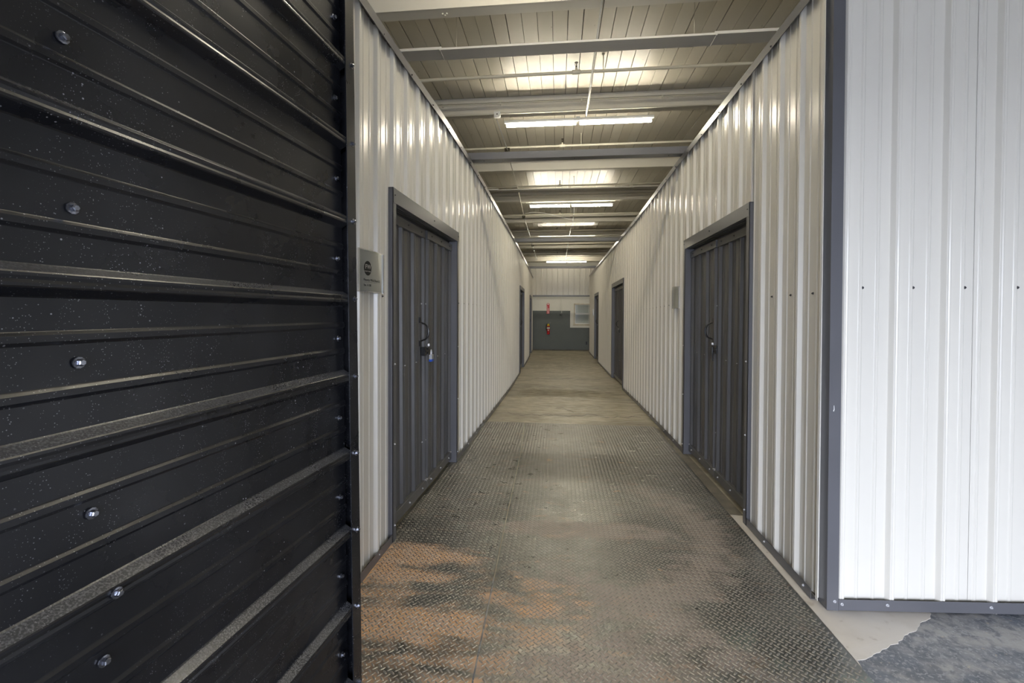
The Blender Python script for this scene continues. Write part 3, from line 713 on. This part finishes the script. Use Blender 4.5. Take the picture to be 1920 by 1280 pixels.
# sprinkler pipes with upright heads
PY = [6.2, 8.87, 11.62, 14.95, 17.9, 21.2, 25.0]
HX = [.234, .076, .04, .058, -.035, -.028, -.03]
PL = ['sprinkler pipe crossing between the nearest white strip and the nearest light fixture', 'sprinkler pipe crossing just before the nearest dark steel header', 'sprinkler pipe crossing beside the second white strip',
      'sprinkler pipe crossing just behind the second light fixture', 'sprinkler pipe crossing just before the third white strip', 'sprinkler pipe crossing beyond the third light fixture', 'furthest sprinkler pipe near the last light fixture']
for k, yp in enumerate(PY):
    zp = 4.72; r = empty('sprinkler_pipe', (0, yp, zp), label='cream '+PL[k], cat='pipe', group='sprinkler pipes')
    mb = MB(); rr = .0215 if k != 0 else .0215
    mb.tube([(-5.9, yp, zp-.03), (HX[k], yp, zp), (6.4, yp, zp+.02)], rr, 12); part('pipe', mb, PIPE, r, True)
    mb = MB(); mb.tube([(HX[k]-.055, yp, zp), (HX[k]-.05, yp, zp), (HX[k]+.05, yp, zp), (HX[k]+.055, yp, zp)], [.026, .031, .031, .026], 12); mb.tube([(HX[k], yp, zp), (HX[k], yp, zp+.06)], .018, 10); part('tee_fitting', mb, PIPE, r, True)
    mb = MB(); c = (HX[k], yp, zp+.06); mb.lathe(c, (0, 0, 1), [(0, .012), (.02, .012), (.022, .007), (.055, .007)], 8)
    for sgn in (-1, 1): mb.tube([(c[0]+.008*sgn, yp, c[2]+.02), (c[0]+.02*sgn, yp, c[2]+.045), (c[0]+.004*sgn, yp, c[2]+.07)], .003, 6)
    mb.lathe((c[0], yp, c[2]+.068), (0, 0, 1), [(0, .006), (.002, .026), (.004, .026), (.006, .004)], 12)
    part('sprinkler_head', mb, BRASS, r)
    hx = HX[k]+.36; mb = MB(); mb.tube([(hx, yp, zp+.02), (hx, yp, ZC)], .006, 6); mb.lathe((hx, yp, ZC-.02), (0, 0, 1), [(0, .008), (.018, .022)], 10)
    t = [(hx, yp+.027*math.cos(a), zp+.027*math.sin(a)) for a in np.linspace(0, 2*math.pi, 11)]; mb.tube(t, .003, 6)
    part('pipe_hanger', mb, PIPE, r)

# fluorescent fixtures
LY = [(3.05, .3), (7.36, .307), (12.95, .357), (19.28, .36), (26.9, .5)]
LL = ['lit double tube light fixture overhead at the passage mouth', 'lit double tube light fixture nearest in view, hung under the roof beam', 'second lit double tube light fixture down the passage',
      'third lit double tube light fixture, half hidden by the second dark header', 'furthest lit double tube light fixture over the end wall']
for k, (yl, xc) in enumerate(LY):
    zl = 4.5; r = empty('light_fixture', (xc, yl, zl), label=LL[k], cat='ceiling light', group='fluorescent ceiling lights')
    part('housing', MB().bbox(xc-1.19, xc+1.19, yl-.035, yl+.035, zl+.045, zl+.095, .01), WHITE, r)
    for sgn in (-1, 1):
        x0, x1 = (xc-1.165, xc-.015) if sgn < 0 else (xc+.015, xc+1.165)
        mb = MB(); mb.tube([(x0+.02, yl, zl+.012), (x1-.02, yl, zl+.012)], .019, 12); part('tube', mb, TUBE, r, True)
        for xx in (x0+.004, x1-.016): part('lampholder', MB().bbox(xx, xx+.012, yl-.016, yl+.016, zl-.006, zl+.05, .003), WHITE, r)
    for xx in (xc-1.1, xc+1.1):
        mb = MB(); mb.tube([(xx, yl, zl+.095), (xx, yl, ZC)], .003, 6); part('hanger', mb, ZINC, r)
    part('centre_clip', MB().bbox(xc-.03, xc+.03, yl-.04, yl+.04, zl+.09, zl+.11, .003), ZINC, r)

# electrical conduits
def conduit(name, pts, r_, m, lab, cat='conduit', boxes=()):
    r = empty(name, tuple(pts[0]), label=lab, cat=cat, group='electrical conduits' if cat == 'conduit' else None)
    mb = MB(); mb.tube(pts, r_, 8); part('pipe' if cat == 'conduit' else 'sheath', mb, m, r, True)
    if pts[0][1] > 19: 
        mb = MB(); mb.tube([tuple(Vector(pts[0])+Vector((0, .5, -.005))), (pts[0][0], pts[0][1]+.5, ZC)], .004, 6); part('hanger_rod', mb, ZINC, r)
    for b in boxes:
        part('junction_box', MB().bbox(b[0]-.05, b[0]+.05, b[1]-.03, b[1]+.03, b[2]-.045, b[2]+.045, .004), b[3], r)
        if b[3] is WHITE:
            mb = MB(); mb.lathe((b[0], b[1]-.0305, b[2]), (0, -1, 0), [(0, .011), (.002, .011)], 10); part('knockout', mb, INK, r)
    return r
conduit('conduit', [(-5, 7.26, 4.655), (6, 7.26, 4.70)], .011, PIPE, 'cream conduit running along the roof beam above the nearest light fixture', boxes=[(-.985, 7.25, 4.655, WHITE)])
conduit('conduit', [(-1.0, 7.30, 4.60), (-.99, 8.78, 4.64)], .009, ZINC, 'thin conduit from the white box to the second sprinkler pipe', boxes=[(-1.0, 8.82, 4.645, BRASS)])
conduit('conduit', [(-1.01, 8.9, 4.66), (-1.03, 11.5, 4.66), (-1.13, 14.9, 4.66)], .010, PIPE, 'thin conduit running down the passage above the dark header to the curved cable', boxes=[(-1.13, 14.9, 4.64, BRASS)])
conduit('conduit', [(-1.13, 15.0, 4.66), (-1.16, 18.9, 4.66)], .011, ZINC, 'thin conduit running on towards the second dark header')
conduit('conduit', [(-1.17, 19.0, 4.66), (-1.21, 23.4, 4.66), (-1.25, 27, 4.66)], .014, ZINC, 'thin conduit running on above the end wall', boxes=[(-1.19, 21.3, 4.66, BRASS)])
conduit('conduit', [(.43, -1, 4.62), (.43, 4.6, 4.62), (.435, 7.25, 4.62), (.44, 7.34, 4.60)], .010, ZINC, 'bare metal conduit running overhead to the nearest light fixture')
conduit('conduit', [(.46, -1, 4.66), (.455, 7.2, 4.66)], .006, BRASS, 'dark cable running overhead beside the bare metal conduit')
conduit('conduit', [(.47, 13.0, 4.6), (.49, 14.4, 4.6), (.50, 16.0, 4.6)], .010, ZINC, 'bare metal conduit leaving the second light fixture')
conduit('conduit', [(.47, 16.1, 4.6), (.45, 19.3, 4.6)], .012, WHITE, 'white conduit leading to the third light fixture')
conduit('conduit', [(.45, 19.5, 4.6), (.45, 26.3, 4.6)], .014, WHITE, 'white conduit leading to the furthest light fixture')
pts = [(-1.12, 14.9, 4.70)]
for t in np.linspace(0, 1, 16): pts.append((-1.12+1.6*t, 14.85, 4.74+.08*math.sin(math.pi*min(1, t*2.2)*.5)-.38*max(0, t-.12)**1.3))
conduit('flexible_cable', pts, .008, WHITE, 'white flexible cable looping from the conduit box across the passage ceiling', cat='cable')

# dark steel headers across the passage on top of the walls
for k, (yh, zt_, lab) in enumerate(((4.97, 3.165, 'dark grey steel header nearest the entrance, across the tops of both walls'), (10.25, 3.165, 'second dark grey steel header, below the third light fixture'), (15.95, 3.165, 'furthest dark grey steel header, in front of the cream end panel'))):
    a = WP(XL-.06, yh, zt_); b = WP(XR+.06, yh, zt_); z = a[2]
    r = empty('steel_header', ((a[0]+b[0])/2, yh, z), label=lab, cat='steel header', group='dark steel headers')
    part('face', MB().bbox(a[0], b[0], yh, yh+.004, z, z+.075, .001), CHAR, r); part('underside', MB().bbox(a[0], b[0], yh, yh+.10, z-.002, z+.003, .001), CHAR, r)
    part('back', MB().bbox(a[0], b[0], yh+.097, yh+.101, z, z+.075, .001), CHAR, r)
    for xx in (a[0]+.22, (a[0]+b[0])/2, b[0]-.22):
        mb = MB(); mb.lathe((xx, yh+.05, z-.002), (0, 0, -1), [(0, .008), (.004, .006)], 8); part('screw', mb, SCREW_D, r)

# ------------------------------------------------------------------ end of the passage
ZE = zf(19.7); YE = 19.75
hd = root_struct('wall_end_header')
x = -3.2
while x < 3.6:
    me = sheet_mesh('panel', -x-P9*4, -x, 2.24, 3.42, CREAM, 0, 0, 1)
    o = link('panel', me, hd, (x+4*P9, 19.42, 0)); o.rotation_euler = (0, 0, math.pi/2); o.scale = (-1, 1, 1); x += 4*P9
struct('trim_4', MB().bbox(-3.2, 3.7, 19.385, 19.425, 2.185, 2.245, .003), CHAR)
wx0, wx1, wz0, wz1 = .70, 2.10, .96, 1.90
mb = MB(); q = ZE-.01
GZ = 1.58
def wallpiece(mb, x0, x1, z0, z1): mb.box(x0, x1, YE, YE+.15, z0, z1)
mb = MB(); wallpiece(mb, -5.9, wx0, q, 3.4); wallpiece(mb, wx1, 6.4, q, 3.4); wallpiece(mb, wx0, wx1, q, wz0); wallpiece(mb, wx0, wx1, wz1, 3.4)
we = struct('wall_end', mb, WHITEW)
mb = MB(); mb.box(-5.9, .545, YE-.004, YE, q+.03, GZ); mb.box(.545, 2.3, YE-.004, YE, q+.03, .848); mb.box(2.3, 6.4, YE-.004, YE, q+.03, GZ); part('grey_dado', mb, GREYW, we, label='dark grey painted lower wall')
struct('baseboard_end', MB().bbox(-5.9, 6.4, YE-.03, YE, q, q+.035, .004), STRIPM)
win = root_struct('window_1', (1.4, YE, wz0))
mb = MB(); fr = .045
mb.bbox(wx0, wx0+fr, YE+.0, YE+.10, wz0, wz1, .004); mb.bbox(wx1-fr, wx1, YE, YE+.10, wz0, wz1, .004); part('side_frame', mb, FRAMEW, win)
part('sill', MB().bbox(wx0-.03, wx1+.03, YE-.03, YE+.10, wz0-.02, wz0+.045, .005), FRAMEW, win); part('head_frame', MB().bbox(wx0, wx1, YE, YE+.10, wz1-.045, wz1, .004), FRAMEW, win)
for (z0, z1, yo) in ((1.44, wz1-.045, .03), (wz0+.045, 1.44, .055)):
    sf = part('sash', MB().bbox(wx0+fr, wx0+fr+.035, YE+yo, YE+yo+.03, z0, z1, .003), WHITE, win)
    for (a, b, c, d) in ((wx1-fr-.035, wx1-fr, z0, z1), (wx0+fr, wx1-fr, z0, z0+.035), (wx0+fr, wx1-fr, z1-.03, z1), (wx0+.64, wx0+.66, z0, z1)):
        part('sash_bar', MB().bbox(a, b, YE+yo, YE+yo+.03, c, d, .003), WHITE, win)
    part('pane', MB().box(wx0+fr+.03, wx1-fr-.03, YE+yo+.012, YE+yo+.018, z0+.03, z1-.02), PANE, win)
# outer casing boards painted white around the window
part('casing', MB().bbox(wx0-.15, wx0, YE-.012, YE, wz0-.11, wz1+.07, .003), WHITEW, win); part('casing', MB().bbox(wx0, wx1, YE-.012, YE, wz0-.11, wz0-.02, .003), WHITEW, win)

# text helper
def text_mesh(body, size, m, depth=.0006, align='LEFT'):
    cu = bpy.data.curves.new('lettering', 'FONT'); cu.body = body; cu.size = size; cu.extrude = depth; cu.align_x = align
    o = bpy.data.objects.new('lettering', cu); COL.objects.link(o); dg = bpy.context.evaluated_depsgraph_get()
    me = bpy.data.meshes.new_from_object(o.evaluated_get(dg)); COL.objects.unlink(o); bpy.data.objects.remove(o)
    me.materials.clear(); me.materials.append(m); return me

# fire extinguisher
ex = empty('fire_extinguisher', (-.40, YE-.10, .55), label='red fire extinguisher with yellow tag hung on the grey end wall', cat='fire extinguisher')
cx, cy, z0 = -.395, YE-.085, .55
mb = MB(); mb.lathe((cx, cy, z0), (0, 0, 1), [(0, .045), (.012, .062), (.03, .065), (.35, .065), (.38, .058), (.40, .04), (.415, .022), (.43, .02)], 24); part('cylinder', mb, RED, ex, True)
mb = MB(); mb.lathe((cx, cy, z0+.235), (0, 0, 1), [(0, .0662), (.085, .0662)], 24); part('label_band', mb, LBL, ex, True)
mb = MB(); mb.lathe((cx, cy, z0+.325), (0, 0, 1), [(0, .062), (.055, .060), (.10, .045), (.13, .040), (.135, .03)], 16); part('yellow_tag', mb, YEL, ex, True)
mb = MB(); mb.lathe((cx, cy, z0+.43), (0, 0, 1), [(0, .022), (.04, .02), (.05, .012)], 12); part('valve', mb, ZINC, ex)
mb = MB(); mb.tube([(cx-.01, cy, z0+.475), (cx+.04, cy-.01, z0+.50), (cx+.10, cy-.02, z0+.505)], .008, 8); mb.tube([(cx-.01, cy, z0+.465), (cx+.09, cy-.02, z0+.465)], .006, 8); part('handle', mb, ZINC, ex, True)
mb = MB(); mb.tube([(cx-.01, cy, z0+.455), (cx-.07, cy-.01, z0+.44), (cx-.098, cy-.01, z0+.36), (cx-.095, cy-.01, z0+.24), (cx-.082, cy-.01, z0+.18)], [.013, .014, .014, .016, .022], 8); part('hose', mb, BLACK, ex, True)
part('bracket', MB().bbox(cx-.03, cx+.03, YE-.022, YE-.003, z0+.05, z0+.46, .004), BLACK, ex)
mb = MB(); mb.bbox(cx-.025, cx+.025, cy-.0668, cy-.064, z0+.16, z0+.20, .001); part('inspection_label', mb, LBL, ex)

# red vertical sign above it
sg = empty('safety_sign', (-.412, YE-.01, 1.448), label='narrow red upright sign with white lettering above the fire extinguisher', cat='sign')
mb = MB(); w = .062; pts = []
for t in np.linspace(0, math.pi, 9): pts.append((-.412+w*math.cos(t), YE-.010, 1.914-w+w*math.sin(t)))
pts += [(-.412-w, YE-.010, 1.455), (-.412-w+.006, YE-.010, 1.448), (-.412+w-.006, YE-.010, 1.448), (-.412+w, YE-.010, 1.455)]
mb.ext(pts, (0, 0, 0), (0, .006, 0)); part('sign_plate', mb, SIGNR, sg)
def put_text(me, root, loc, rx, ry, rz, name='lettering'):
    o = link(name, me, root, Vector(loc)-root.location); o.rotation_euler = (rx, ry, rz); return o
t = put_text(text_mesh('FIRE', .085, SIGNW), sg, (-.390, YE-.0108, 1.56), 0, 0, 0); t.matrix_local = Matrix.Translation(Vector((-.372, YE-.0108, 1.535))-sg.location) @ Matrix(((0, -1, 0, 0), (0, 0, -1, 0), (1, 0, 0, 0), (0, 0, 0, 1)))
t = put_text(text_mesh('EXTINGUISHER', .036, SIGNW), sg, (0, 0, 0), 0, 0, 0); t.matrix_local = Matrix.Translation(Vector((-.440+.005, YE-.0108, 1.535))-sg.location) @ Matrix(((0, -1, 0, 0), (0, 0, -1, 0), (1, 0, 0, 0), (0, 0, 0, 1)))
mb = MB(); mb.ext([(-.425, YE-.0106, 1.525), (-.399, YE-.0106, 1.525), (-.399, YE-.0106, 1.495), (-.378, YE-.0106, 1.495), (-.412, YE-.0106, 1.458), (-.446, YE-.0106, 1.495), (-.425, YE-.0106, 1.495)], (0, 0, 0), (0, .0006, 0)); part('arrow', mb, SIGNW, sg)
mb = MB(); mb.lathe((-.412, YE-.0103, 1.865), (0, -1, 0), [(0, .030), (.0008, .030)], 16); part('emblem', mb, SIGNW, sg)

bl = empty('alarm_sounder', (.153, YE-.02, 1.40), label='round grey alarm sounder on the end wall under a thin white conduit', cat='alarm')
mb = MB(); mb.lathe((.153, YE-.003, 1.43), (0, -1, 0), [(0, .055), (.03, .055), (.045, .045), (.05, .03)], 20); part('housing', mb, mat('grey_sounder', (.10, .11, .11), .4), bl, True)
mb = MB(); mb.tube([(.175, YE-.012, 1.475), (.175, YE-.012, 2.4)], .009, 8); part('conduit', mb, WHITEW, bl)
part('back_box', MB().bbox(.10, .21, YE-.02, YE-.002, 1.44, 1.485, .003), GREYW, bl)
ol = empty('outlet_box', (1.264, YE-.01, .15), label='small dark electrical outlet low on the grey end wall', cat='outlet')
part('cover_plate', MB().bbox(1.22, 1.29, YE-.022, YE-.004, .12, .25, .004), mat('dark_cover', (.03, .035, .035), .4), ol)
for z in (.155, .205): part('socket', MB().bbox(1.24, 1.27, YE-.025, YE-.021, z-.012, z+.012, .003), BLACK, ol)

# ------------------------------------------------------------------ unit sign plates (curved aluminium)
def unit_sign(side, y0, y1, z0, z1, lab, bulge=.018, text=False, sx=1):
    s = 1 if side < 0 else -1; ym = (y0+y1)/2; base = Vector(on_wall(side, .024, ym, z0)); tilt = 0
    A = Vector(on_wall(side, .026, y0, 0)); B = Vector(on_wall(side, .026, y1, 0))
    r = empty('unit_sign', tuple(base), label=lab, cat='sign'); r.rotation_euler.z = -math.atan2(B.x-A.x, B.y-A.y)
    w = y1-y0; h = z1-z0; n = 14; mb = MB(); fr = []; bk = []
    def bx(t): return s*bulge*math.sin(math.pi*t)
    for i in range(n+1):
        t = i/n; fr.append((bx(t)+s*.003, (t-.5)*w)); bk.append((bx(t), (t-.5)*w))
    prof = fr+bk[::-1]
    mb.ext([(x, y, 0) for x, y in prof], (0, 0, 0), (0, 0, h)); link('face_plate', mb.mesh('face_plate', ALU, True), r)
    for yy, nm in ((-.5*w-.004, 'edge_rail'), (.5*w-.006, 'edge_rail')):
        mb = MB().bbox(min(-s*.002, s*.010), max(-s*.002, s*.010), yy, yy+.010, -.002, h+.002, .002); link(nm, mb.mesh(nm, ALUE), r)
    for zz in (-.002, h-.002):
        mb = MB(); mb.ext([(x+s*.001, y, zz) for x, y in prof], (0, 0, 0), (0, 0, .004)); link('edge_strip', mb.mesh('edge_strip', ALUE), r)
    mb = MB().bbox(min(0, -s*.02), max(0, -s*.02), -.04, .04, h*.3, h*.7, .002); link('wall_bracket', mb.mesh('wall_bracket', ZINC), r)
    if text:
        # print follows the curve of the plate: each piece is laid on it
        def lay(me, name):
            for v in me.vertices:
                yv, zv, d = v.co.x, v.co.y, v.co.z; t = yv/w+.5
                v.co = (bx(t)+s*(.0033+max(0, d)), yv, zv)
            me.update(); link(name, me, r)
        disc = MB(); disc.add([(-.105+.036, 0.128, 0)]+[(-.105+.036+.036*math.cos(a), .128+.040*math.sin(a), 0) for a in np.linspace(0, 2*math.pi, 25)[:-1]], [(0, i+1, (i+1) % 24+1) for i in range(24)])
        lay(disc.mesh('logo_disc', INK), 'logo_disc')
        def tx(body, size, x, z, m, name, lift=0, widen=1):
            me = text_mesh(body, size, m, .0003)
            for v in me.vertices: v.co.x = v.co.x*widen+x; v.co.y += z; v.co.z = max(0, v.co.z)+lift
            lay(me, name)
        tx('FW', .036, -.094, .124, LBL, 'logo_lettering', .0006)
        tx('FLEURTY WICK', .0085, -.100, .108, LBL, 'logo_lettering', .0006)
        tx('Fleurty Wick Brand LLC', .0200, -.108, .058, INK, 'lettering', 0, 1.0)
        ul = MB(); ul.add([(-.104+.195*i/12, z, 0) for z in (.0515, .0525) for i in range(13)], [(i, i+1, 14+i, 13+i) for i in range(12)]); lay(ul.mesh('rule', INK), 'rule')
        tx('Ste. A-108', .0165, -.106, .030, INK, 'lettering')
    return r
unit_sign(-1, 2.302, 2.606, 1.572, 1.800, 'curved aluminium name sign with black round logo beside the black open leaf', text=True)
unit_sign(1, 5.06, 5.345, 1.522, 1.760, 'curved plain aluminium sign plate on the right wall past the nearest door', bulge=.022)
unit_sign(1, 16.45, 16.75, 1.50, 1.74, 'tiny pale sign plate far along the right wall by the last door', bulge=.018)

# ================================================================== black ribbed door leaf standing open in the foreground
leaf = empty('open_door_leaf', (-.640, 1.28, 0), label='open black ribbed steel door leaf with white dust specks, close to the camera', cat='door')
leaf.location = (-.640+.0178, 1.28, 0)
leaf.rotation_euler = (0, -.013, -.0739)
PITCH_L = .2335
def leaf_sheet():
    prof = rib_profile(0, 14*P9, 1.0); k = PITCH_L/P9; off = 1.497-6*PITCH_L   # rib centres
    pr = [((u*k)+off, h*1.05) for u, h in prof]; pr = [(z, h) for z, h in pr if .06 <= z <= 2.98]
    mb = MB(); n = len(pr); vs = []
    for yy in (-2.6, .012):
        vs += [(h, yy, z) for z, h in pr]; vs += [(h-.0012 if h > .004 else -.0012, yy, z) for z, h in pr]
    fs = []
    for i in range(n-1): fs += [(i, i+1, 2*n+i+1, 2*n+i), (n+i, 3*n+i, 3*n+i+1, n+i+1), (i, n+i, n+i+1, i+1), (2*n+i, 2*n+i+1, 3*n+i+1, 3*n+i)]
    fs += [(0, 2*n, 3*n, n), (n-1, 2*n-1, 4*n-1, 3*n-1)]
    mb.add(vs, fs); return mb
link('ribbed_sheet', leaf_sheet().mesh('ribbed_sheet', LEAFM), leaf)
mb = MB(); mb.add([(x, y, z) for z in (0.0, 3.0) for x, y in ((.026, .001), (.026, .048), (.0235, .051), (-.045, .051), (-.045, .048), (.022, .048), (.0232, .001))],
                  [tuple(range(7))[::-1], tuple(range(7, 14))]+[(i, (i+1) % 7, 7+(i+1) % 7, 7+i) for i in range(7)])
link('edge_trim', mb.mesh('edge_trim', LEAFM), leaf)
for a, b, c, d, nm in ((-2.6, .047, 0.0, .07, 'bottom_rail'), (-2.6, .047, 2.93, 3.0, 'top_rail')):
    link(nm, MB().bbox(-.04, .026, a, b, c, d, .003).mesh(nm, LEAFM), leaf)
for yy in (-2.6, -1.3, -.045): link('frame_post', MB().bbox(-.042, -.003, yy, yy+.045, .07, 2.93, .003).mesh('frame_post', CHARD), leaf)
link('back_sheet', MB().box(-.046, -.0425, -2.6, .045, .0, 3.0).mesh('back_sheet', CHARD), leaf)
zs = 1.497
for k in range(-6, 7):
    z = zs+k*PITCH_L
    for (xx, yy, dz) in ((.026, .030, 0), (.001, -.020, .117)):
        if .1 < z+dz < 2.9:
            o = link('screw', SC_B, leaf, (xx, yy, z+dz)); o.rotation_euler.x = random.uniform(0, 1)
for (yy, zz) in ((-.71, 1.842), (-.702, 1.604), (-.698, 1.382), (-.685, 1.157), (-.668, 1.030), (-.672, .926), (-.70, 2.08), (-.66, .70), (-.66, .46)):
    o = link('screw', SC_B, leaf, (.0015 if abs(zz-1.03) > .01 else .0225, yy, zz)); o.rotation_euler.x = random.uniform(0, 1)

# ================================================================== rest of the building (around and behind the camera)
struct('wall_outer_left', MB().box(-6.2, -6, -3.2, 31, -.2, 5.2), SHELL); struct('wall_outer_right', MB().box(6.5, 6.7, -3.2, 31, -.2, 5.2), SHELL)
struct('wall_outer_end', MB().box(-6.2, 6.7, 31, 31.2, -.2, 5.2), WHITEW)
mb = MB(); mb.box(-6.2, OPEN_X0, -3.4, -3.2, -.2, 5.2); mb.box(OPEN_X1, 6.7, -3.4, -3.2, -.2, 5.2); mb.box(OPEN_X0, OPEN_X1, -3.4, -3.2, OPEN_Z, 5.2)
struct('wall_back', mb, SHELL)

struct('ground', MB().box(-60, 60, -80, -9.0, -.5, -.02), ASPH)
struct('ground_apron', MB().box(-60, -6.02, -9, -3.42, -.5, -.02).box(6.52, 60, -9, -3.42, -.5, -.02), ASPH)
